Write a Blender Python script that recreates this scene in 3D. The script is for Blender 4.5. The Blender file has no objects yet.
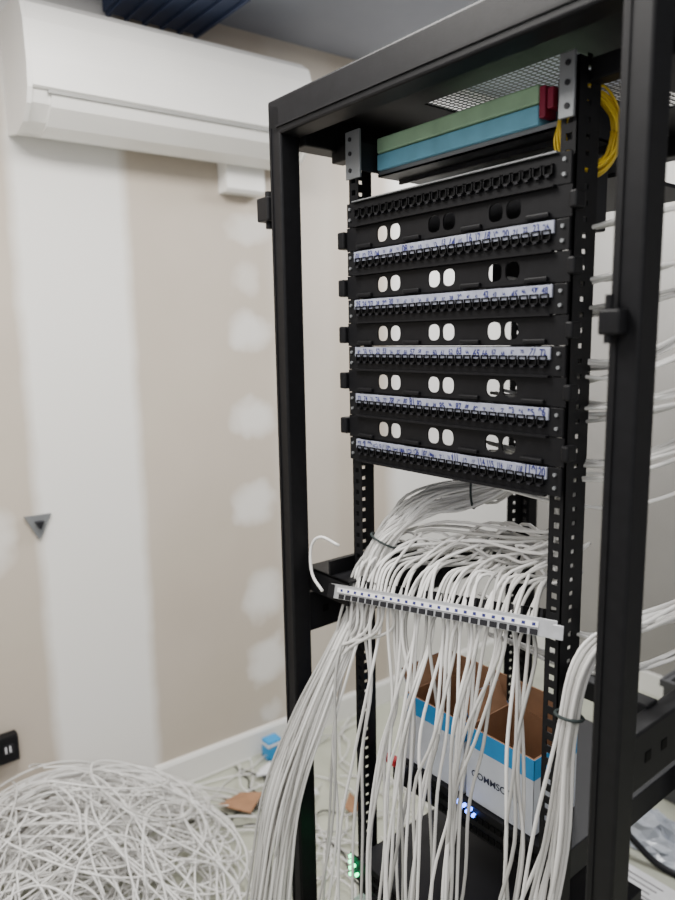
import bpy, bmesh, math, random
import numpy as np
from mathutils import Vector, Matrix
random.seed(7)
C=bpy.context.scene.collection
# ---------------------------------------------------------------- materials
def mat(name,col,rough=.6,metal=0,nscale=30,namt=.06,bump=0,bscale=80,emit=None,alpha=1,spec=None,trans=0):
    m=bpy.data.materials.new(name); m.use_nodes=True; nt=m.node_tree; b=nt.nodes['Principled BSDF']
    tc=nt.nodes.new('ShaderNodeTexCoord'); n=nt.nodes.new('ShaderNodeTexNoise'); n.inputs['Scale'].default_value=nscale
    n.inputs['Detail'].default_value=3
    nt.links.new(tc.outputs['Object'],n.inputs['Vector'])
    r=nt.nodes.new('ShaderNodeValToRGB'); nt.links.new(n.outputs['Fac'],r.inputs['Fac'])
    r.color_ramp.elements[0].position=.3; r.color_ramp.elements[1].position=.7
    r.color_ramp.elements[0].color=(*[c*(1-namt) for c in col],1); r.color_ramp.elements[1].color=(*[min(1,c*(1+namt)) for c in col],1)
    nt.links.new(r.outputs['Color'],b.inputs['Base Color'])
    b.inputs['Roughness'].default_value=rough; b.inputs['Metallic'].default_value=metal
    if spec is not None: b.inputs['Specular IOR Level'].default_value=spec
    if emit: b.inputs['Emission Color'].default_value=(*emit[:3],1); b.inputs['Emission Strength'].default_value=emit[3]
    if alpha<1: b.inputs['Alpha'].default_value=alpha
    if trans: b.inputs['Transmission Weight'].default_value=trans
    if bump:
        n2=nt.nodes.new('ShaderNodeTexNoise'); n2.inputs['Scale'].default_value=bscale; nt.links.new(tc.outputs['Object'],n2.inputs['Vector'])
        bp=nt.nodes.new('ShaderNodeBump'); bp.inputs['Strength'].default_value=bump; bp.inputs['Distance'].default_value=.01
        nt.links.new(n2.outputs['Fac'],bp.inputs['Height']); nt.links.new(bp.outputs['Normal'],b.inputs['Normal'])
    return m
M_black=mat('black_powder_coat',(.005,.005,.006),.5,0,60,.2,.03,400,spec=.2)
M_black2=mat('black_matte',(.004,.004,.005),.6,0,60,.2,spec=.2)
M_dark=mat('dark_plastic',(.012,.012,.015),.5,spec=.3)
M_tray=mat('dark_grey_tray_metal',(.045,.047,.05),.5,.3,40,.15)
M_steel=mat('galvanised_steel',(.50,.51,.53),.4,.6,40,.15)
M_greymet=mat('grey_metal',(.24,.25,.26),.45,.5)
M_palegrey=mat('pale_grey_plastic',(.42,.43,.44),.5,0,20,.06)
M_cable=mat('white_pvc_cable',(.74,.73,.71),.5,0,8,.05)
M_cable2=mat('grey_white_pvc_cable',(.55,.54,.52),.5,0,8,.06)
M_cable3=mat('warm_grey_pvc_cable',(.40,.395,.38),.5,0,8,.06)  # warmer grey for variety among the cables
M_label=mat('label_strip_paper',(.29,.305,.38),.5,0,60,.2)
M_ink=mat('blue_marker_ink',(.015,.018,.12),.6)
M_green=mat('green_adapter',(.36,.56,.36),.6,0,20,.12)
M_blue=mat('blue_adapter',(.20,.52,.68),.6,0,20,.12)
M_ac=mat('ac_white_plastic',(.90,.89,.86),.35,0,5,.02)
M_acgrey=mat('ac_shadow_gap',(.3,.3,.29),.5)
M_card=mat('brown_cardboard',(.30,.16,.085),.85,0,25,.12)
M_cblue=mat('carton_blue_print',(.015,.27,.60),.6,0,20,.05)
M_cwhite=mat('carton_white_print',(.60,.63,.68),.6,0,20,.05)
M_cink=mat('carton_dark_print',(.02,.025,.05),.6)
M_yellow=mat('yellow_fibre_jacket',(.66,.46,.015),.45)
M_red=mat('red_plastic',(.5,.02,.03),.45)
M_magenta=mat('magenta_plastic',(.28,.015,.05),.45)
M_ledb=mat('blue_led',(.05,.1,.9),.4,emit=(.08,.2,1,9))
M_ledg=mat('green_led',(.05,.8,.3),.4,emit=(.05,1,.35,8))
M_base=mat('white_trim_paint',(.78,.77,.74),.4,0,6,.02)
M_opening=mat('dark_blue_opening',(.03,.045,.10),.7)  # dark of the ceiling opening, put into the colour of a solid block
M_jackin=mat('jack_cavity',(.003,.003,.003),.7,spec=.1)
M_plas=mat('clear_plastic_film',(.42,.45,.5),.2,0,12,.15,.6,25)
M_paper=mat('white_paper',(.72,.72,.74),.7)
M_velcro=mat('dark_tie',(.02,.03,.03),.8)
M_crate=mat('grey_crate_plastic',(.07,.07,.075),.6,0,10,.1)

# ---------------------------------------------------------------- mesh builder
class MB:
    def __init__(s): s.v=[];s.f=[];s.mi=[];s.mats=[]
    def m(s,mt):
        if mt not in s.mats: s.mats.append(mt)
        return s.mats.index(mt)
    def add(s,vs,fs,mt):
        o=len(s.v); i=s.m(mt); s.v+= [tuple(v) for v in vs]; s.f+=[tuple(a+o for a in f) for f in fs]; s.mi+=[i]*len(fs)
    def box(s,a,b,mt,bev=0,M=None):
        bm=bmesh.new(); bmesh.ops.create_cube(bm,size=1)
        for v in bm.verts: v.co=Vector([(a[k]+b[k])/2+v.co[k]*(b[k]-a[k]) for k in range(3)])
        if bev: bmesh.ops.bevel(bm,geom=bm.edges[:],offset=bev,segments=2,profile=.5,affect='EDGES')
        vs=[v.co.copy() for v in bm.verts]; bm.verts.index_update(); fs=[[v.index for v in f.verts] for f in bm.faces]; bm.free()
        if M: vs=[M@v for v in vs]
        s.add(vs,fs,mt); return s
    def cyl(s,p,q,r,mt,n=12,r2=None):
        p=Vector(p);q=Vector(q);d=(q-p).normalized(); a=d.orthogonal().normalized(); b=d.cross(a); r2=r if r2 is None else r2
        vs=[p+(a*math.cos(t)+b*math.sin(t))*r for t in [2*math.pi*k/n for k in range(n)]]
        vs+=[q+(a*math.cos(t)+b*math.sin(t))*r2 for t in [2*math.pi*k/n for k in range(n)]]
        fs=[(k,(k+1)%n,n+(k+1)%n,n+k) for k in range(n)]+[tuple(range(n))[::-1],tuple(range(n,2*n))]
        s.add(vs,fs,mt); return s
    def tube(s,pts,r,mt,n=6,sub=5):
        P=spline(pts,sub); N=len(P); vs=[];fs=[]
        up=None
        for i,p in enumerate(P):
            d=(P[min(i+1,N-1)]-P[max(i-1,0)])
            if d.length<1e-9: d=Vector((0,0,1))
            d.normalize()
            if up is None: up=d.orthogonal().normalized()
            else:
                up=up-d*up.dot(d)
                up=d.orthogonal().normalized() if up.length<1e-6 else up.normalized()
            b=d.cross(up)
            vs+=[p+(up*math.cos(2*math.pi*k/n)+b*math.sin(2*math.pi*k/n))*r for k in range(n)]
        for i in range(N-1):
            for k in range(n): fs.append((i*n+k,i*n+(k+1)%n,(i+1)*n+(k+1)%n,(i+1)*n+k))
        fs+= [tuple(range(n))[::-1],tuple((N-1)*n+k for k in range(n))]
        s.add(vs,fs,mt); return s
    def plate(s,x0,x1,z0,z1,y0,y1,holes,mt,n=16,pw=4):
        holes=sorted(holes); xs=[x0]+[(holes[i][0]+holes[i+1][0])/2 for i in range(len(holes)-1)]+[x1]
        for h,(a,b) in zip(holes,zip(xs[:-1],xs[1:])):
            cx,cz,rx,rz=h; inn=[];out=[]
            N=n*2
            for k in range(N):
                t=2*math.pi*(k+.5)/N; c,s_=math.cos(t),math.sin(t)
                q=(abs(c)**pw+abs(s_)**pw)**(-1/pw)
                inn.append((cx+rx*c*q,cz+rz*s_*q))
                tt=[]
                if c>1e-9: tt.append((b-cx)/c)
                if c<-1e-9: tt.append((a-cx)/c)
                if s_>1e-9: tt.append((z1-cz)/s_)
                if s_<-1e-9: tt.append((z0-cz)/s_)
                T=min(tt); out.append([cx+c*T,cz+s_*T])
            for cor in [(a,z0),(a,z1),(b,z0),(b,z1)]:
                j=min(range(N),key=lambda k:(out[k][0]-cor[0])**2+(out[k][1]-cor[1])**2); out[j]=list(cor)
            vs=[(p[0],y,p[1]) for y in (y0,y1) for p in inn]+[(p[0],y,p[1]) for y in (y0,y1) for p in out]
            fs=[]
            for k in range(N):
                l=(k+1)%N
                fs.append((k,l,2*N+l,2*N+k)); fs.append((N+k,3*N+k,3*N+l,N+l)); fs.append((k,N+k,N+l,l)); fs.append((2*N+k,2*N+l,3*N+l,3*N+k))
            s.add(vs,fs,mt)
        return s
    def obj(s,name,parent=None,smooth=False,top=None):
        xs=np.array(s.v); c=(xs.min(0)+xs.max(0))/2
        if parent is None: c[2]=xs[:,2].min()
        me=bpy.data.meshes.new(name); me.from_pydata([tuple(v) for v in (xs-c)],[],s.f)
        for mm in s.mats: me.materials.append(mm)
        me.polygons.foreach_set('material_index',s.mi)
        if smooth: me.polygons.foreach_set('use_smooth',[True]*len(s.f))
        me.update()
        bm=bmesh.new(); bm.from_mesh(me); bmesh.ops.recalc_face_normals(bm,faces=bm.faces[:]); bm.to_mesh(me); bm.free()
        o=bpy.data.objects.new(name,me); C.objects.link(o)
        if parent:
            o.parent=parent; o.location=Vector(c)-wloc(parent)
        else: o.location=c
        if top: setp(o,*top)
        return o
def wloc(o):
    v=Vector(o.location)
    while o.parent: o=o.parent; v+=Vector(o.location)
    return v
def spline(pts,sub):
    P=[Vector(p) for p in pts]; P=[P[0]*2-P[1]]+P+[P[-1]*2-P[-2]]; out=[]
    for i in range(1,len(P)-2):
        a,b,c,d=P[i-1:i+3]
        for k in range(sub):
            t=k/sub; out.append(.5*((2*b)+(c-a)*t+(2*a-5*b+4*c-d)*t*t+(-a+3*b-3*c+d)*t**3))
    out.append(P[-2]); return out
def setp(o,label,cat,group=None,kind=None):
    o['label']=label; o['category']=cat
    if group: o['group']=group
    if kind: o['kind']=kind
def empty(name,loc,label,cat,group=None,parent=None):
    e=bpy.data.objects.new(name,None); C.objects.link(e); e.empty_display_size=.05
    if parent: e.parent=parent; e.location=Vector(loc)-wloc(parent)
    else: e.location=loc
    if label: setp(e,label,cat,group)
    return e
def copy_thing(src,newloc):
    n=src.copy(); C.objects.link(n); n.location=newloc
    def rec(s,d):
        for ch in list(s.children):
            if ch==d: continue
            c=ch.copy(); C.objects.link(c); c.parent=d; rec(ch,c)
    rec(src,n); return n
def text(name,body,size,loc,mt,parent,align='LEFT',rot=(math.pi/2,0,0),sx=1,off=.012):
    cu=bpy.data.curves.new(name,'FONT'); cu.body=body; cu.size=size; cu.align_x=align; cu.align_y='CENTER'; cu.offset=size*off
    t=bpy.data.objects.new('t',cu); C.objects.link(t); bpy.context.view_layer.update()
    me=bpy.data.meshes.new_from_object(t.evaluated_get(bpy.context.evaluated_depsgraph_get()))
    bpy.data.objects.remove(t); me.materials.clear(); me.materials.append(mt)
    o=bpy.data.objects.new(name,me); C.objects.link(o); o.rotation_euler=rot; o.scale=(sx,1,1)
    if parent: o.parent=parent; o.location=Vector(loc)-wloc(parent)
    else: o.location=loc
    return o

# ---------------------------------------------------------------- room shell
K=.0586; XA=-1.327
def wx(y,o=0): return XA+K*y+o
def struct(o): o['kind']='structure'
def wallmat():
    m=bpy.data.materials.new('plasterboard_with_compound'); m.use_nodes=True; nt=m.node_tree; b=nt.nodes['Principled BSDF']; b.inputs['Roughness'].default_value=.8
    L=nt.links.new
    g=nt.nodes.new('ShaderNodeNewGeometry'); sx=nt.nodes.new('ShaderNodeSeparateXYZ'); L(g.outputs['Position'],sx.inputs[0])
    n=nt.nodes.new('ShaderNodeTexNoise'); n.inputs['Scale'].default_value=11; n.inputs['Detail'].default_value=2; L(g.outputs['Position'],n.inputs['Vector'])
    def math_(op,a,b_=None,clamp=False):
        k=nt.nodes.new('ShaderNodeMath'); k.operation=op; k.use_clamp=clamp
        for i,x in enumerate((a,b_)):
            if x is None: continue
            if isinstance(x,(int,float)): k.inputs[i].default_value=x
            else: L(x,k.inputs[i])
        return k.outputs[0]
    n0=math_('SUBTRACT',n.outputs['Fac'],.5)
    nz=math_('MULTIPLY',n0,.10); nb=math_('MULTIPLY',n0,.018)
    Y=math_('ADD',sx.outputs['Y'],nz); Z=math_('ADD',sx.outputs['Z'],nz); Yb=math_('ADD',sx.outputs['Y'],nb)
    def band(c,h,soft):
        d=math_('ABSOLUTE',math_('SUBTRACT',Yb,c)); return math_('MULTIPLY',math_('SUBTRACT',h,d),1/soft,True)
    fac=band(-.145,.182,.04)
    fac=math_('MAXIMUM',fac,band(1.65,.62,.08))
    fac=math_('MAXIMUM',fac,math_('MULTIPLY',band(.66,.16,.05),.15))
    for (y,z,ry,rz,s) in [(.44,1.59,.08,.07,.7),(.43,1.76,.06,.05,.4),(.44,1.28,.09,.08,.75),(.43,.97,.09,.08,.75),(.46,.62,.09,.09,.8),(.46,.36,.09,.09,.8),(.45,1.93,.09,.05,.5),(-.45,.98,.08,.09,.6),(.47,.15,.05,.04,.5)]:
        a=math_('POWER',math_('ABSOLUTE',math_('DIVIDE',math_('SUBTRACT',Y,y),ry)),2.5); c=math_('POWER',math_('ABSOLUTE',math_('DIVIDE',math_('SUBTRACT',Z,z),rz)),2.5)
        r=math_('ADD',a,c); q=math_('MULTIPLY',math_('MULTIPLY',math_('SUBTRACT',1.35,r),.8,True),s); fac=math_('MAXIMUM',fac,q)
    mx=nt.nodes.new('ShaderNodeMix'); mx.data_type='RGBA'; L(fac,mx.inputs['Factor'])
    n3=nt.nodes.new('ShaderNodeTexNoise'); n3.inputs['Scale'].default_value=2.5; n3.inputs['Detail'].default_value=6; L(g.outputs['Position'],n3.inputs['Vector'])
    rp=nt.nodes.new('ShaderNodeValToRGB'); L(n3.outputs['Fac'],rp.inputs['Fac']); rp.color_ramp.elements[0].position=.3; rp.color_ramp.elements[1].position=.7
    rp.color_ramp.elements[0].color=(.475,.415,.345,1); rp.color_ramp.elements[1].color=(.525,.463,.39,1)
    L(rp.outputs[0],mx.inputs[6]); mx.inputs[7].default_value=(.78,.765,.735,1); L(mx.outputs[2],b.inputs['Base Color'])
    return m
M_wall=wallmat()
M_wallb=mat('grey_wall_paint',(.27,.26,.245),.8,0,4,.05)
M_ceil=mat('ceiling_board',(.24,.255,.30),.85,0,4,.06)
M_floor=mat('light_vinyl_floor',(.42,.43,.35),.45,0,7,.12,.05,30)
y0,y1=-1.6,1.95
b=MB(); b.add([(wx(y0),y0,0),(wx(y1),y1,0),(wx(y1),y1,2.8),(wx(y0),y0,2.8),(wx(y0,-.1),y0,0),(wx(y1,-.1),y1,0),(wx(y1,-.1),y1,2.8),(wx(y0,-.1),y0,2.8)],
 [(0,1,2,3),(7,6,5,4),(0,4,5,1),(1,5,6,2),(2,6,7,3),(3,7,4,0)],M_wall); o=b.obj('wall_left'); struct(o)
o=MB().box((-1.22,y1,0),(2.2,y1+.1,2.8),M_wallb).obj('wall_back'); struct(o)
o=MB().box((-1.6,-2.2,-.08),(2.2,y1+.1,0),M_floor).obj('floor'); struct(o)
o=MB().box((-1.6,-2.2,2.56),(2.2,y1+.1,2.64),M_ceil).obj('ceiling'); struct(o)
t=.014
def prof(b,pts,ya,yb,mt):
    n=len(pts); vs=[(wx(ya)+d,ya,z) for d,z in pts]+[(wx(yb)+d,yb,z) for d,z in pts]
    fs=[(k,(k+1)%n,n+(k+1)%n,n+k) for k in range(n)]+[tuple(range(n))[::-1],tuple(range(n,2*n))]
    b.add(vs,fs,mt)
b=MB(); prof(b,[(0,0),(t,0),(t,.088),(.008,.1),(0,.1)],.0,y1,M_base); o=b.obj('baseboard_left'); struct(o)
b=MB().box((-1.20,y1-.014,0),(2.2,y1,.1),M_base,.004); o=b.obj('baseboard_back'); struct(o)

# ---------------------------------------------------------------- air conditioner
YA,YB=-.30,.565
ac=empty('air_conditioner',(wx(.17,.1),.17,2.1),'white wall-mounted split air conditioner indoor unit','air conditioner')
b=MB(); prof(b,[(.001,2.13),(.09,2.118),(.14,2.135),(.185,2.17),(.20,2.2),(.205,2.26),(.2,2.36),(.185,2.40),(.15,2.427),(.001,2.427)],YA+.012,YB-.012,M_ac); b.obj('body',ac)
b=MB(); prof(b,[(.2045,2.20),(.212,2.205),(.215,2.27),(.21,2.36),(.195,2.405),(.16,2.43),(.158,2.426)],YA+.012,YB-.012,M_ac); b.obj('front_panel',ac)
for ya in (YA,YB-.012):
    b=MB(); prof(b,[(.001,2.125),(.09,2.113),(.145,2.13),(.19,2.165),(.208,2.2),(.214,2.26),(.209,2.36),(.193,2.405),(.155,2.432),(.001,2.432)],ya,ya+.012,M_ac); b.obj('end_cap',ac)
b=MB(); prof(b,[(.088,2.111),(.142,2.127),(.188,2.164),(.202,2.192),(.197,2.195),(.18,2.167),(.138,2.133),(.088,2.117)],YA+.06,YB-.06,M_ac); b.obj('louver',ac)
b=MB(); prof(b,[(.2,2.192),(.2078,2.192),(.2078,2.2),(.2,2.2)],YA+.05,YB-.013,M_acgrey); b.obj('seam',ac)
b=MB(); prof(b,[(.001,2.035),(.05,2.035),(.06,2.045),(.06,2.13),(.001,2.13)],.335,.475,M_ac)
b.obj('pipe_cover',None,top=('small off-white pipe cover box under the air conditioner','pipe cover'))
b=MB(); prof(b,[(.02,2.50),(.32,2.50),(.32,2.56),(.02,2.56)],-.02,.28,M_opening)  # solid block stands in for the dark opening in the ceiling
for k in range(6): prof(b,[(.01,2.492),(.33,2.492),(.33,2.56),(.01,2.56)],-.01+k*.055,.0+k*.055,M_opening)
b.obj('dark_opening_block',None,top=('dark blue ribbed block standing in for the dark ceiling opening above the air conditioner','ceiling opening'))

# ---------------------------------------------------------------- small wall things
hk=empty('wall_hook',(wx(-.31),-.31,.97),'small grey triangular metal bracket hanging on the plasterboard','bracket')
b=MB(); yc=-.31
def tri(b,yc,zc,s,d0,d1,mt):
    pts=[(yc-s,zc+s*.75),(yc+s,zc+s*.75),(yc+s*.1,zc-s*1.1),(yc-s*.1,zc-s*1.1)]
    vs=[(wx(y)+d,y,z) for d in (d0,d1) for y,z in pts]
    b.add(vs,[(0,1,2,3),(7,6,5,4)]+[(k,(k+1)%4,4+(k+1)%4,4+k) for k in range(4)],mt)
tri(b,yc,1.02,.038,.0,.012,M_greymet); b.obj('plate',hk)
b=MB(); tri(b,yc,1.022,.012,.012,.03,M_dark); b.obj('hook_insert',hk)
so=empty('wall_socket',(wx(-.45),-.45,.3),'black double wall socket box with pale pins','socket')
b=MB().box((wx(-.45),-.53,.31),(wx(-.45)+.035,-.425,.395),M_black,.004); b.obj('housing',so)
for dy in (-.05,.0):
    b=MB().box((wx(-.45)+.035,-.455+dy-.014,.34),(wx(-.45)+.037,-.455+dy+.014,.37),M_dark,.0005)
    b.box((wx(-.45)+.037,-.455+dy-.010,.345),(wx(-.45)+.038,-.455+dy-.006,.365),M_paper); b.box((wx(-.45)+.037,-.455+dy+.002,.345),(wx(-.45)+.038,-.455+dy+.006,.365),M_paper); b.obj('outlet',so)

# ---------------------------------------------------------------- server rack
UL,UR=-.357,.402
YF,YR=-.1,.74
rk=empty('server_rack',(.02,.3,0),'tall black open-frame server rack without doors or side panels','server rack')
PW,PD=.04,.045
def post(x,y):
    b=MB(); b.box((x,y,.02),(x+PW,y+PD,1.99),M_black,.004)
    b.box((x+.006,y-.002,.06),(x+.012,y+.001,1.95),M_black2)
    return b.obj('post',rk)
for x in (UL,UR-PW):
    for y in (YF,YR-PD): post(x,y)
b=MB().box((UL,YF,1.935),(UR,YF+.05,2.0),M_black,.004); b.box((UL+.03,YF-.003,1.948),(UR-.03,YF,1.952),M_black2); b.obj('top_beam',rk)
MB().box((UL,YR-.05,1.935),(UR,YR,2.0),M_black,.004).obj('top_beam',rk)
for x in (UL,UR-.05):
    b=MB().box((x,YF+.05,1.92),(x+.05,YR-.05,2.0),M_black,.004); b.obj('top_beam',rk)
    MB().box((x,YF,.02),(x+.05,YR,.09),M_black,.004).obj('bottom_beam',rk)
for y in (YF,YR-.05): MB().box((UL+.05,y,.02),(UR-.05,y+.05,.09),M_black,.004).obj('bottom_beam',rk)
for x in (UL+.005,UR-.035):
    for z in (.94,):
        b=MB().box((x,YF+PD,z),(x+.03,YR-PD,z+.085),M_black,.003)
        for k in range(14): b.box((x-.001,YF+.08+k*.045,z+.035),(x+.031,YF+.095+k*.045,z+.05),M_jackin)
        b.obj('side_brace',rk)
for x in (UL+.03,UR-.03):
    for y in (YF+.03,YR-.03): MB().cyl((x,y,0),(x,y,.022),.022,M_dark).obj('levelling_foot',rk)
mroof=mat('perforated_roof_sheet',(.02,.02,.022),.5)
nt=mroof.node_tree; bs=nt.nodes['Principled BSDF']; tc=nt.nodes.new('ShaderNodeNewGeometry')
mp=nt.nodes.new('ShaderNodeMapping'); mp.inputs['Scale'].default_value=(90,90,90); nt.links.new(tc.outputs['Position'],mp.inputs[0])
sep=nt.nodes.new('ShaderNodeSeparateXYZ'); nt.links.new(mp.outputs[0],sep.inputs[0])
def mm(op,a,b=None):
    k=nt.nodes.new('ShaderNodeMath'); k.operation=op
    for i,x in enumerate((a,b)):
        if x is None: continue
        if isinstance(x,(int,float)): k.inputs[i].default_value=x
        else: nt.links.new(x,k.inputs[i])
    return k.outputs[0]
fx=mm('SUBTRACT',mm('FRACT',sep.outputs[0]),.5); fy=mm('SUBTRACT',mm('FRACT',sep.outputs[1]),.5)
d=mm('SQRT',mm('ADD',mm('MULTIPLY',fx,fx),mm('MULTIPLY',fy,fy)))
nt.links.new(mm('GREATER_THAN',d,.35),bs.inputs['Alpha'])
VX0,VX1,VY0,VY1=-.14,.17,.10,.5
b=MB()
b.box((UL+.04,YF+.05,1.978),(UR-.04,VY0,1.982),M_black); b.box((UL+.04,VY1,1.978),(UR-.04,YR-.05,1.982),M_black)
b.box((UL+.04,VY0,1.978),(VX0,VY1,1.982),M_black); b.box((VX1,VY0,1.978),(UR-.04,VY1,1.982),M_black)
b.obj('roof_panel',rk)
b=MB(); b.add([(VX0,VY0,1.98),(VX1,VY0,1.98),(VX1,VY1,1.98),(VX0,VY1,1.98)],[(0,1,2,3)],mroof); b.obj('roof_vent',rk)
def rail(x,y,sgn,inner):
    b=MB(); z0,z1=.1,1.93; fl=.026
    xa,xb=sorted((x,x+sgn*fl))
    pitch=.0222; n=int((z1-z0)/pitch)
    b.box((xa,y,z0),(xa+.008,y+.002,z1),M_black); b.box((xb-.008,y,z0),(xb,y+.002,z1),M_black)
    for k in range(n+1): b.box((xa+.008,y,z0+k*pitch),(xb-.008,y+.002,z0+k*pitch+.0125),M_black)
    dpt=.055*inner
    ya,yb=sorted((y,y+dpt)); xs=x if sgn>0 else x-.002
    b.box((xs,ya,z0),(xs+.002,ya+.022,z1),M_black); b.box((xs,yb-.023,z0),(xs+.002,yb,z1),M_black)
    for k in range(n+1): b.box((xs,ya+.022,z0+k*pitch),(xs+.002,yb-.023,z0+k*pitch+.0155),M_black)
    b.obj('mounting_rail',rk)
for x,s in ((-.243,1),(.243,-1)):
    rail(x,.004,s,1); rail(x,.56,s,-1)
for z in (.1,1.0,1.9):
    for y in (.03,.52):
        for a,c in ((UL+.03,-.243),(.243,UR-.03)):
            MB().box((a,y,z),(c,y+.03,z+.03),M_black,.002).obj('rail_bracket',rk)
b=MB().box((UL-.04,YF-.006,1.785),(UL,YF+.03,1.83),M_black,.003); b.cyl((UL-.02,YF+.01,1.772),(UL-.02,YF+.01,1.842),.007,M_black); b.obj('hinge',rk)
b=MB().box((UR-PW-.002,YF-.022,1.555),(UR-PW+.026,YF,1.585),M_black,.003); b.cyl((UR-PW+.008,YF-.014,1.545),(UR-PW+.008,YF-.014,1.602),.005,M_black); b.obj('latch',rk)
for x in (-.243,.217):
    w_=.04 if x<0 else .024
    b=MB().box((x,-.004,1.85),(x+w_,.001,1.935),M_greymet,.001)
    for z in (1.865,1.895,1.92): b.cyl((x+.014,-.006,z),(x+.014,-.003,z),.004,M_dark,10)
    b.obj('rail_ear',rk)

# ---------------------------------------------------------------- patch panels
Z3=1.529; SP=.0889
def jack_mesh():
    b=MB(); w,h=.0075,.0075
    b.box((-w,-.006,-h),(-w+.0018,0,h),M_black); b.box((w-.0018,-.006,-h),(w,0,h),M_black)
    b.box((-w,-.006,h-.0018),(w,0,h),M_black); b.box((-w,-.006,-h),(w,0,-h+.0018),M_black)
    b.box((-w+.0018,-.001,-h+.0018),(w-.0018,0,h-.0018),M_jackin)
    b.box((-.003,-.0065,-h-.0028),(.003,0,-h),M_dark)
    return b
def patch_panel(zc,label_on,nums):
    e=empty('patch_panel',(0,0,zc-.034),'black 24-port network patch panel with handwritten white label strip' if label_on else 'black 24-port network patch panel without label strip','patch panel','patch panels stacked in the rack')
    b=MB(); b.box((-.241,-.004,zc-.033),(.241,0,zc+.0105),M_black,.001)
    b.box((-.22,-.004,zc+.0085),(.22,.03,zc+.0105),M_black)
    b.box((-.218,-.012,zc-.0345),(.218,-.004,zc-.0315),M_black)
    if not label_on: b.box((-.22,-.01,zc+.0105),(.22,0,zc+.0125),M_greymet)
    b.obj('faceplate',e)
    j=jack_mesh().obj('jack',None); me=j.data; bpy.data.objects.remove(j)
    for k in range(24):
        o=bpy.data.objects.new('jack',me); C.objects.link(o); o.parent=e
        o.location=Vector((-.2065+k*.01795,-.004-.003,zc-.0205))-wloc(e)
    for sx in (-.231,.231):
        for dz in (-.02,.0):
            MB().cyl((sx,-.007,zc+dz),(sx,-.004,zc+dz),.0028,M_greymet,10).obj('screw',e)
    if label_on:
        MB().box((-.218,-.0075,zc-.0085),(.218,-.004,zc+.0095),M_label,.0005).obj('label_strip',e)
        s='  '.join('%02d'%k for k in range(nums,nums+24))
        t=text('handwritten_numbers',s,.0145,(0,-.0079,zc+.001),M_ink,e,'CENTER',off=.03)
        vs=t.data.vertices; x0=min(v.co.x for v in vs); w=max(v.co.x for v in vs)-x0; t.scale=(.425/w,1,1)
        rr=random.Random(nums); jit=[(rr.uniform(-.002,.002),rr.uniform(.45,1.2),rr.uniform(-.45,.45)) for _ in range(25)]
        if nums>90: jit[22]=(0,1.5,.2); jit[23]=(0,1.4,.1)
        for v in vs:
            k=min(23,int((v.co.x-x0)/w*24)); cx_=x0+(k+.5)*w/24; jy,js,sh=jit[k]
            v.co.x=cx_+(v.co.x-cx_)*js+v.co.y*sh; v.co.y=v.co.y*js+jy
    return e
for k in range(5): patch_panel(Z3+(2-k)*SP,True,1+24*k)
patch_panel(Z3+3*SP,False,0)
def manager():
    z=0.0
    e=empty('cable_manager',(0,0,z-.022),'black one-unit cable manager plate with paired oval openings','cable manager','cable managers between patch panels')
    holes=[]
    for c in (-.128,0,.128): holes+= [(c-.0165,z+.001,.0135,.0135),(c+.0165,z+.001,.0135,.0135)]
    b=MB(); b.plate(-.243,.243,z-.0215,z+.0215,-.003,0,holes,M_black,pw=2.8)
    b.box((-.22,-.003,z+.0195),(.22,.02,z+.0215),M_black); b.box((-.22,-.003,z-.0215),(.22,.02,z-.0195),M_black); b.obj('plate',e)
    for c in (-.19,-.066,.066,.19):
        MB().box((c-.02,-.010,z-.019),(c+.02,-.003,z-.012),M_black,.002).obj('cable_clip',e)
    b=MB().box((-.262,-.012,z-.016),(-.243,.012,z+.016),M_black,.003); b.obj('side_tab',e)
    b=MB().box((.243,-.012,z-.012),(.256,.012,z+.012),M_black,.003); b.obj('side_tab',e)
    return e
m0=manager()
for k in range(5):
    zz=Z3+(2-k)*SP+.0335
    if k==0: m0.location.z=zz-.022
    else: copy_thing(m0,(0,0,zz-.022))
e=empty('dark_backing_box',(.03,.12,1.72),'added black box behind the upper panels that darkens the plate openings','backing box')  # black box added behind the openings so they look dark
MB().box((-.14,.085,1.715),(.2,.16,1.82),M_dark,.003).obj('box_body',e); b=MB(); b.box((-.13,.083,1.725),(-.10,.085,1.735),M_greymet); b.obj('latch_plate',e)
e=empty('dark_backing_box',(.08,.12,1.63),'small added black box behind the second panel that darkens its openings','backing box')  # smaller added box that darkens the right openings one row down
MB().box((.035,.085,1.625),(.12,.14,1.70),M_dark,.003).obj('box_body',e)

# ---------------------------------------------------------------- fibre tray at top
ft=empty('fibre_patch_tray',(0,.2,1.85),'grey rack fibre tray with green and blue adapter strips','fibre tray')
TM=Matrix.Translation((-.012,.055,-.014))
b=MB().box((-.205,0,1.872),(.19,.26,1.875),M_tray,0,TM); b.box((-.205,.0,1.872),(-.202,.26,1.94),M_dark,0,TM); b.box((.188,.0,1.872),(.19,.26,1.94),M_dark,0,TM); b.box((-.205,.257,1.872),(.19,.26,1.94),M_dark,0,TM)
b.box((-.205,0,1.872),(.19,.003,1.882),M_greymet,0,TM); b.box((-.21,-.05,1.88),(-.205,.1,1.93),M_dark,0,TM); b.box((-.2,.05,1.864),(.18,.056,1.872),M_dark,0,TM); b.box((-.2,.15,1.862),(.18,.158,1.872),M_dark,0,TM); b.obj('tray_body',ft)
MB().box((-.2,-.008,1.913),(.160,.2,1.940),M_green,.003,TM).obj('green_adapter_strip',ft)
MB().box((-.2,-.008,1.882),(.160,.2,1.911),M_blue,.003,TM).obj('blue_adapter_strip',ft)
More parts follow.
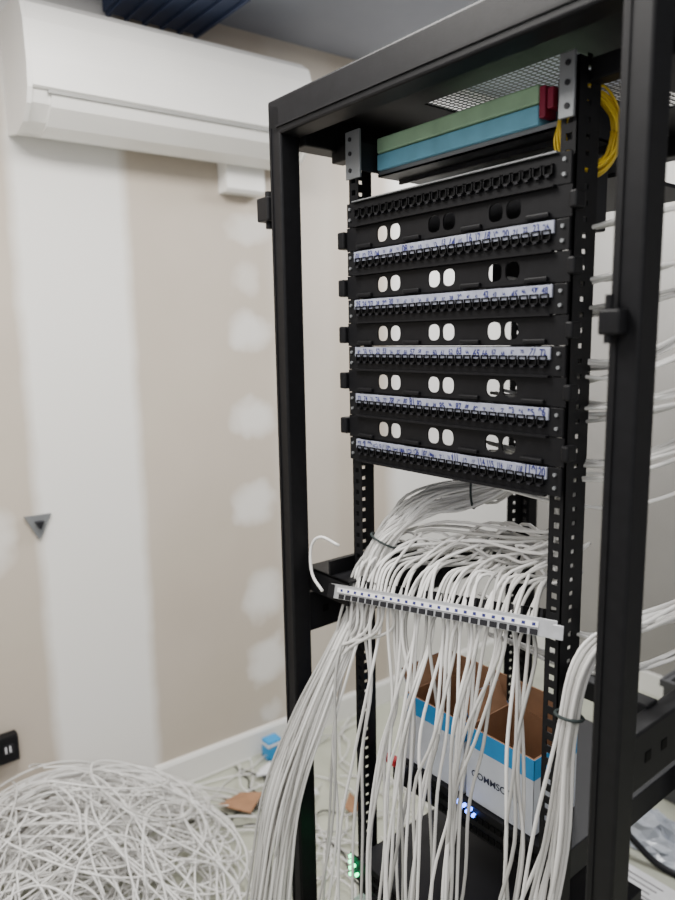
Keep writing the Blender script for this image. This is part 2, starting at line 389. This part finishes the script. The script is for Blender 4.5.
b=MB().box((.162,-.01,1.89),(.173,.02,1.935),M_magenta,.002,TM); b.obj('red_connector',ft); MB().box((.176,-.01,1.9),(.187,.02,1.93),M_magenta,.002,TM).obj('red_connector',ft)
b=MB()
for k in range(12):
    pts=[]; oz=random.uniform(-.006,.006); q=random.uniform(.85,1.1)
    for a in range(17):
        t=2*math.pi*a/16; c_=math.cos(t)*.042*q; n_=(k-5.5)*.0022
        pts.append((.214+c_*.63-n_*.78+random.uniform(-.002,.002),.078+c_*.78+n_*.63+random.uniform(-.002,.002),1.845+oz+.056*q*math.sin(t)+random.uniform(-.002,.002)))
    b.tube(pts,.0021,M_yellow,6,3)
b.obj('yellow_cable_coil',None,True,top=('coiled yellow optical cable hanging by the rack rail','cable'))
e=empty('equipment_shelf',(0,.3,1.79),'dark metal shelf strip with loose black parts under the fibre tray','shelf')
b=MB().box((-.2,.2,1.805),(.2,.5,1.812),M_dark,.001); b.box((-.2,.2,1.812),(.2,.205,1.835),M_tray,.001); b.obj('shelf_plate',e)
for x,w in ((-.12,.05),(.0,.07),(.1,.04)): MB().box((x,.25,1.812),(x+w,.32,1.85),M_tray,.004).obj('black_module',e)

# ---------------------------------------------------------------- loose patch panel
A=Vector((-.243,-.06,1.057)); Bq=Vector((.245,0,1.113)); dx=(Bq-A).normalized(); up=Vector((0,.35,1)); up=(up-dx*up.dot(dx)).normalized(); fwv=up.cross(dx)
ML=Matrix((( dx.x,fwv.x,up.x,A.x),(dx.y,fwv.y,up.y,A.y),(dx.z,fwv.z,up.z,A.z),(0,0,0,1)))
lp=empty('loose_patch_panel',A+Vector((.24,.03,-.02)),'silver loose patch panel with white label strip, loaded with grey-white cables','patch panel')
L_=.49
b=MB().box((0,0,-.016),(L_,.002,.012),M_steel,.0008,ML); b.box((.02,0,.010),(L_-.02,.022,.012),M_steel,.0005,ML); b.obj('faceplate',lp)
b=MB()
for k in range(24): b.box((.028+k*.0182,-.003,-.015),(.040+k*.0182,0,-.006),M_dark,0,ML)
b.obj('jack_row',lp)
MB().box((.022,-.0025,-.003),(L_-.03,0,.006),M_paper,0,ML).obj('label_strip',lp)
b=MB()
for k in range(24): b.box((.031+k*.0182,-.003,-.001),(.037+k*.0182,-.0024,.004),M_ink,0,ML)
b.obj('port_numbers',lp)
b=MB().box((.01,.05,.0),(L_-.01,.056,.006),M_black,0,ML)
for k in range(25): b.box((.02+k*.0178,.024,.0),(.025+k*.0178,.085,.026),M_black,0,ML)
b.box((.01,.028,.0),(L_-.01,.034,.01),M_black,0,ML)
b.obj('lacing_bar',lp)
MB().box((-.004,-.003,-.016),(.012,0,.011),M_black,.001,ML).obj('mounting_ear',lp); MB().box((L_-.006,-.003,-.016),(L_+.012,0,.006),M_steel,.001,ML).obj('mounting_ear',lp)
b=MB().box((-.34,-.05,1.075),(-.2,.2,1.08),M_black,.001); b.box((-.34,-.05,1.03),(-.2,-.045,1.08),M_black,.001)
b.box((-.26,-.05,1.08),(-.255,.2,1.11),M_black)
b.obj('side_bracket',rk)

# ---------------------------------------------------------------- cables
def cable(pts,label,group,mt=None,r=.0031,sub=5,name='network_cable'):
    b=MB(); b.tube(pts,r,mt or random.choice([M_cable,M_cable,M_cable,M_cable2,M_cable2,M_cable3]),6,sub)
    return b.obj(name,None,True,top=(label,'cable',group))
R=random.uniform
G1='cables looping over and hanging from the loose patch panel'
cent=[-.20,-.14,-.085,-.03,.03,.085,.205]
NN=48
for i in range(NN):
    t=.03+.87*(i+.5)/NN
    p=A+dx*(t*L_)
    pj=R(-.06,.06) if random.random()<.35 else R(-.015,.015)
    pts=[(.19+R(-.015,.015),.05+R(0,.03),1.39),(.188+R(-.015,.015),.07+R(0,.03),1.235+R(-.03,.015)),
         (.13*(.4+.6*t)+R(-.05,.05)+(p.x-.05)*.45,.11+R(-.03,.03),1.172+R(-.035,.035)+.02*math.sin(3*t)),
         (p.x+.03+pj,.09+R(-.02,.02),1.135+.035*t+R(-.02,.03)),
         (p.x+R(-.006,.006)+pj*.3,p.y+.06,p.z+.045+R(0,.012)),(p.x+R(-.004,.004),p.y+.022,p.z-.01),(p.x+R(-.01,.01),p.y+R(0.005,.02),p.z-.07)]
    if t<.30 and i%2==0:
        ox,oy=R(-.02,.02),R(-.02,.02)
        pts+=[(-.225+ox,-.06+oy,.93),(-.26+ox,-.11+oy,.8),(-.30+ox*1.4,-.15+oy,.62),(-.325+ox*1.6,-.165+oy,.42),(-.345+ox*2,-.17+oy,.2),(-.36+ox*2,-.18+oy,.012)]
    else:
        c_=min(cent,key=lambda q:abs(q-p.x+R(-.02,.02)))
        x2=p.x*.4+c_*.6+R(-.012,.012); x3=x2*.4+c_*.6+R(-.02,.015)-.01*(c_<.15); x4=x3+R(-.06,.03); yy=p.y-.01+R(-.03,.02)
        pts+=[(x2,yy,.88+R(-.02,.02)),(x3,yy-.01,.74+R(-.02,.02)),(x3+R(-.02,.02)-.01,yy-.02+R(-.02,.02),.55),(x4,yy-.03+R(-.03,.02),.28),(x4+R(-.05,.03),yy-.05,.02)]
    cable(pts,'thin white network cable hanging down from the loose patch panel',G1)
G2='cable bundle sagging beside the rack post'
for i in range(44):
    a=R(0,6.28); q=math.sqrt(R(0,1))*.026; ox,oy=q*math.cos(a),q*math.sin(a)
    sp=1+.3*R(0,1); m_=lambda: R(-.008,.008)
    pts=[(.05+ox,.22+abs(oy),1.40+oy),(.005+ox,.21+oy,1.272+ox+m_()),(-.07+ox+m_(),.17+oy,1.248+oy+m_()),(-.15+ox+m_(),.10+ox,1.22+oy+m_()),(-.19+ox,.04+oy,1.15),(-.208+ox,.005+oy,1.04),(-.228+ox*sp,-.05+oy,.93),
         (-.262+ox*sp*1.4+m_(),-.1+oy*sp,.8),(-.30+ox*sp*1.7+m_(),-.15+oy*sp,.62),(-.328+ox*1.9*sp+m_(),-.17+oy*sp*1.3,.42),(-.35+ox*2*sp,-.18+oy*1.8*sp,.2),(-.36+ox*2.2*sp,-.19+oy*2*sp,.012)]
    cable(pts,'white network cable in the thick bundle sagging past the rack post',G2)
G3='cable bundle dropping by the front rail'
for i in range(18):
    a=R(0,6.28); q=math.sqrt(R(0,1))*.017; ox,oy=q*math.cos(a),q*math.sin(a); j=lambda: R(-.012,.012)
    pts=[(.36+ox,.5,1.16+oy),(.34+ox,.25,1.12+oy),(.31+ox,.06+oy,1.12),(.292+ox,-.01+oy,1.08),(.283+ox,-.035+oy,.96),(.275+ox*1.6+j(),-.05+oy,.8),(.255+ox*2.4+j(),-.07+oy,.6),(.225+ox*3+j(),-.09+oy,.35),(.19+ox*4+j(),-.1+oy,.02)]
    cable(pts,'white network cable in the bundle dropping beside the rack rail',G3)
G4='cables running behind the patch panels'
rows=[(1.64,1.67,3),(1.60,1.63,4),(1.52,1.57,4),(1.50,1.54,3),(1.46,1.49,6),(1.44,1.47,4),(1.37,1.41,8),(1.35,1.39,4),(1.30,1.33,1),(1.10,1.15,6),(1.04,1.08,4),(1.72,1.74,3)]
for za,zb,n in rows:
    for i in range(n):
        pts=[(.1+R(-.05,.05),.04,za+R(-.01,.01)),(.2,.05+R(0,.02),za+R(-.01,.01)-.01),(.3,.07+R(-.01,.02),za+R(-.006,.006)),(.37+R(-.01,.01),.2,zb+R(-.008,.008)),(.38+R(-.02,.01),.5,zb+.02+R(-.01,.01)),(.36,.62,zb-.1)]
        cable(pts,'white network cable running out from behind the patch panels',G4,r=.003)
cable([(-.25,-.03,1.14),(-.285,-.05,1.155),(-.305,-.06,1.13),(-.29,-.07,1.08),(-.25,-.075,1.055)],'short white cable tail looping at the loose panel end',None)
for c,r_,nrm in (((-.07,.17,1.248),.030,(1,.6,.1)),((-.19,.04,1.15),.030,(.3,.4,1)),((.285,-.03,1.0),.020,(0,.2,1))):
    nrm=Vector(nrm).normalized(); a=nrm.orthogonal().normalized(); d2=nrm.cross(a); pts=[Vector(c)+(a*math.cos(2*math.pi*k/12)+d2*math.sin(2*math.pi*k/12))*r_ for k in range(13)]
    b=MB(); b.tube(pts,.0025,M_velcro,6,3); b.obj('cable_tie',None,True,top=('dark cable tie wrapped round a bundle of white cables','cable tie','cable ties'))

# ---------------------------------------------------------------- devices & cartons in rack
def device(z,h,label,led,ya=-.004,dep=.38,u0=-.22,u1=.22):
    e=empty('network_switch',(0,ya+dep/2,z),label,'network switch')
    b=MB().box((u0,ya,z),(u1,ya+dep,z+h),M_dark,.002); b.box((u0-.02,ya-.002,z),(u1+.02,ya+.001,z+h),M_black,.001); b.obj('chassis',e)
    b=MB()
    for k in range(24):
        for zz in (z+.008,z+h*.5+.004):
            x=u0+.05+k*.0145; b.box((x,ya-.005,zz),(x+.011,ya-.002,zz+.011),M_jackin)
    b.obj('port_row',e)
    b=MB()
    for (x,zz) in led[1]: b.box((x,ya-.010,zz),(x+.005,ya-.002,zz+.005),led[0])
    b.obj('indicator_lights',e)
    return e
device(.585,.06,'black rack device with glowing blue indicator lights under the cartons',(M_ledb,[(-.045+k*.008,.636-(k%2)*.009) for k in range(8)]),ya=.09,dep=.45,u0=-.2,u1=.2)
device(.395,.055,'black rack network switch with green indicator lights',(M_ledg,[(-.236,.40),(-.236,.415),(-.236,.43),(-.236,.443),(-.226,.425),(-.216,.41)]),ya=-.02)
device(.28,.05,'black rack network switch covered by hanging cables',(M_ledg,[(-.225,.31),(-.225,.30)]),ya=-.004)
e=empty('power_adapter',(-.16,-.03,.3),'pale grey plastic power adapter leaning at the rack base','power adapter')
MB().box((-.195,-.055,.25),(-.125,-.026,.385),M_palegrey,.004).obj('adapter_body',e); MB().box((-.185,-.057,.33),(-.135,-.055,.375),M_paper,.0005).obj('adapter_label',e)
def carton(u0,u1,y0,y1,z0,z1,label,txt):
    e=empty('cardboard_carton',((u0+u1)/2,(y0+y1)/2,z0),label,'cardboard box','open cartons on the rack device')
    t=.004; zb=z1-.040
    b=MB()
    b.box((u0,y0,z0),(u1,y1,z0+t),M_card)
    for a,c in (((u0,y0),(u1,y0+t)),((u0,y1-t),(u1,y1)),((u0,y0+t),(u0+t,y1-t)),((u1-t,y0+t),(u1,y1-t))):
        b.box((a[0],a[1],z0+t),(c[0],c[1],z1),M_card)
    b.obj('carton_body',e)
    s=.0008
    b=MB()
    b.box((u0-s,y0-s,z0),(u1+s,y0,zb),M_cwhite); b.box((u0-s,y0-s,z0),(u0,y1+s,zb),M_cwhite); b.box((u1,y0-s,z0),(u1+s,y1+s,zb),M_cwhite)
    b.obj('white_print',e)
    b=MB()
    b.box((u0-s,y0-s,zb),(u1+s,y0,z1),M_cblue); b.box((u0-s,y0-s,zb),(u0,y1+s,z1),M_cblue); b.box((u1,y0-s,zb),(u1+s,y1+s,z1),M_cblue)
    b.obj('blue_print_band',e)
    MB().box((u0+.004,y1,z1-.002),(u1-.004,y1+.003,z1+.055),M_card).obj('back_flap',e)
    Mf=Matrix.Translation((u0,0,z1))@Matrix.Rotation(math.radians(-28),4,'Y')
    b=MB().box((-.0015,y0+.01,0),(0,y1-.01,.05),M_cblue,0,Mf); b.box((0,y0+.01,0),(.0015,y1-.01,.05),M_card,0,Mf); b.box((-.0018,y0+.01,.025),(-.0012,y1-.01,.0502),M_cwhite,0,Mf); b.obj('side_flap',e)
    if txt: text('printed_lettering','COMMSCOPE',.0195,((u0+u1)/2-.006,y0-.0015,z0+.058),M_cink,e,'CENTER',off=.02)
    return e
carton(-.19,-.026,.1,.235,.648,.80,'open white and blue printed cardboard carton with brown inside',False)
carton(-.018,.138,.1,.235,.648,.80,'open white and blue carton with dark lettering on its side',True)
e=empty('equipment_case',(.0,.35,.09),'black equipment case standing on the rack base','equipment case')
b=MB().box((-.2,.12,.09),(.2,.5,.22),M_dark,.008); b.obj('case_body',e); MB().box((-.205,.115,.18),(.205,.505,.192),M_black,.003).obj('lid_rim',e); MB().box((.202,.25,.14),(.215,.38,.16),M_greymet,.003).obj('handle',e)
e=empty('storage_crate',(.2,1.4,0),'dark grey plastic storage crate on the floor behind the rack','crate')
b=MB()
for a,c in (((-.2,1.3,0),(.7,1.7,.02)),((-.2,1.3,.02),(.7,1.315,.42)),((-.2,1.685,.02),(.7,1.7,.42)),((-.2,1.315,.02),(-.185,1.685,.42)),((.685,1.315,.02),(.7,1.685,.42))): b.box(a,c,M_crate)
b.obj('crate_body',e); b=MB().box((-.21,1.29,.4),(.71,1.3,.425),M_crate,.002); b.box((-.21,1.3,.4),(-.2,1.71,.425),M_crate,.002); b.box((.7,1.3,.4),(.71,1.71,.425),M_crate,.002); b.obj('crate_rim',e)
b=MB(); n=16; vs=[];fs=[]
for i in range(n):
    for j in range(n):
        x=-.3+.34*i/(n-1); y=1.0+.2*j/(n-1); e_=math.sin(math.pi*i/(n-1))*math.sin(math.pi*j/(n-1)); vs.append((x+R(-.008,.008),y+R(-.008,.008),.003+e_*(.04+R(0,.045))))
for i in range(n-1):
    for j in range(n-1): fs.append((i*n+j,(i+1)*n+j,(i+1)*n+j+1,i*n+j+1))
b.add(vs,fs,M_plas); b.obj('plastic_bag',None,top=('crumpled clear plastic bag on the floor','plastic bag'))
e=empty('instruction_sheet',(.02,.88,0),'white printed instruction sheet lying on the floor','paper')
MB().box((-.12,.78,.001),(.12,.93,.004),M_paper,.0005).obj('sheet',e)
b=MB()
for k in range(6): b.box((-.09,.80+k*.02,.004),(.0+.01*(k%3),.804+k*.02,.0045),M_dark)
b.obj('printed_lines',e)
cable([(-.35,.92,.01),(-.22,.98,.09),(-.12,.97,.06),(-.03,.98,.012),(.1,1.0,.01)],'thick black power cable lying on the floor behind the rack',None,M_dark,.010,name='power_cable')
b=MB().box((-.205,.045,.645),(-.17,.065,.66),M_red,.003); b.box((-.17,.049,.648),(-.14,.061,.657),M_dark,.002)
b.v=[(v[0],v[1]+.0,v[2]+.01) for v in b.v]
b.obj('red_plug',None,top=('small red plug with black boot resting on a rack device','plug'))
b=MB().box((.04,.0,.45),(.085,.03,.466),M_red,.003); b.box((.085,.006,.451),(.115,.024,.463),M_dark,.002); b.obj('red_plug',None,top=('small red plug lying on the rack network switch','plug'))

# ---------------------------------------------------------------- cable pile on floor
b=MB()
cxp,cyp=-1.02,-.42
def pile_h(x,y):
    d=math.hypot((x-cxp)/.58,(y-cyp)/.60); return max(0,.38*(1-d**1.3))
for i in range(210):
    x=cxp+random.gauss(0,.2); y=cyp+random.gauss(0,.24); h=R(0,6.28); sg=random.choice([-1,1]); kp=sg*R(2.2,6.5); st=.055; pts=[]; lift=R(0,1)
    ph=R(0,6.28); fz=R(.25,.6); amp=R(.01,.06); trail=random.random()<.12
    for k in range(int(R(14,34))):
        hh=pile_h(x,y)
        z=.006+hh*lift+amp*(.5+.5*math.sin(ph+k*fz))*(.25+hh*3)
        pts.append((max(x,wx(y,.03)),y,z))
        kp+=R(-.9,.9); kp=max(-8,min(8,kp)); h+=kp*st
        dxc,dyc=cxp-x,cyp-y; d_=math.hypot(dxc,dyc)
        if d_>.38 and not trail:
            want=math.atan2(dyc,dxc); df=(want-h+math.pi)%(2*math.pi)-math.pi; h+=df*min(.5,(d_-.38)*2.2)
        x+=st*math.cos(h); y+=st*math.sin(h); x=max(x,wx(y,.03))
    b.tube(pts,.0027,M_cable if i%5 else M_cable2,5,3)
b.obj('cable_pile',None,True,top=('large tangled heap of loose white network cable lying on the floor','cable pile',None,'stuff'))
for i in range(62):
    x=R(-1.22,-.40); y=R(0.0,.72); a=R(0,6.28); pts=[]; st=R(.02,.08)
    for k in range(7):
        pts.append((max(x,wx(y,.04)),y,.006+R(0,.02))); a+=R(-.6,.6); x+=st*math.cos(a); y+=st*math.sin(a)
    cable(pts,'stray white cable offcut lying on the floor','cable offcuts on the floor',name='cable_offcut',r=.0026)
for i in range(12):
    x=R(-1.15,-.7); y=R(.1,.5); a=R(0,6.28); pts=[]
    for k in range(6):
        pts.append((max(x,wx(y,.04)),y,.006+R(0,.012))); a+=R(-.7,.7); x+=.045*math.cos(a); y+=.045*math.sin(a)
    cable(pts,'thin black cable offcut lying on the floor','cable offcuts on the floor',M_dark,.003,name='cable_offcut')
def scrap(x,y,s,ang,mt=M_card):
    b=MB(); ca,sa=math.cos(ang),math.sin(ang); P_=[(-1,-.5,.004),(.8,-.6,.004),(1,.5,.03),(-.3,.7,.004)]
    q=[(x+s*(px*ca-py*sa),y+s*(px*sa+py*ca),pz+.02) for px,py,pz in P_]; q+=[(a,c,z+.004) for a,c,z in q]
    b.add(q,[(3,2,1,0),(4,5,6,7),(0,1,5,4),(1,2,6,5),(2,3,7,6),(3,0,4,7)],mt)
    if mt is M_card: b.obj('cardboard_scrap',None,top=('torn brown cardboard scrap on the floor','cardboard','cardboard scraps'))
    else: b.obj('paper_scrap',None,top=('small white paper scrap on the floor','paper','paper scraps'))
scrap(-1.06,.18,.068,.6); scrap(-.8,.45,.035,2.2); scrap(-1.15,.33,.03,1.2,M_paper); scrap(-.95,.40,.025,2.9,M_paper)
tb=empty('tape_box',(-1.24,.43,0),'small bright blue box on the floor by the baseboard','box')
MB().box((-1.27,.40,0),(-1.22,.46,.075),M_cblue,.003).obj('box_body',tb); MB().box((-1.272,.398,.055),(-1.218,.462,.065),M_paper,.001).obj('box_label',tb)

# ---------------------------------------------------------------- camera
cam=np.array([.825,-.896,1.557]);yaw,pitch,roll,f=.8924,.158,-.0173,703.4
fw=np.array([-np.sin(yaw)*np.cos(pitch),np.cos(yaw)*np.cos(pitch),-np.sin(pitch)])
r=np.array([np.cos(yaw),np.sin(yaw),0]); u=np.cross(r,fw)
r2=r*np.cos(roll)+u*np.sin(roll); u2=-r*np.sin(roll)+u*np.cos(roll)
cd=bpy.data.cameras.new('camera'); co=bpy.data.objects.new('camera',cd); C.objects.link(co)
cd.sensor_fit='VERTICAL'; cd.sensor_height=36; cd.sensor_width=27; cd.lens=f/900*36
co.matrix_world=Matrix(((r2[0],u2[0],-fw[0],cam[0]),(r2[1],u2[1],-fw[1],cam[1]),(r2[2],u2[2],-fw[2],cam[2]),(0,0,0,1)))
cd.clip_start=.02
cd.dof.use_dof=True; cd.dof.focus_distance=1.25; cd.dof.aperture_fstop=2.4
bpy.context.scene.camera=co
# ---------------------------------------------------------------- lights
def area(loc,rot,size,e,col=(1,1,1)):
    l=bpy.data.lights.new('ceiling_or_fill_light','AREA'); l.energy=e; l.size=size[0]; l.shape='RECTANGLE'; l.size_y=size[1]; l.color=col
    o=bpy.data.objects.new('ceiling_or_fill_light',l); C.objects.link(o); o.location=loc; o.rotation_euler=rot
area((-.25,-.6,2.54),(0,0,0),(.6,1.2),66,(1,.97,.925))
area((1.3,-1.4,2.54),(0,0,0),(.6,1.2),38,(1,.975,.94))
area((-.5,1.35,2.54),(0,0,0),(.6,.6),44,(1,1,1))  # fill lamp added to brighten the far end of the left wall
w=bpy.data.worlds.new('world'); bpy.context.scene.world=w; w.use_nodes=True; w.node_tree.nodes['Background'].inputs[0].default_value=(.98,.97,1,1); w.node_tree.nodes['Background'].inputs[1].default_value=.62
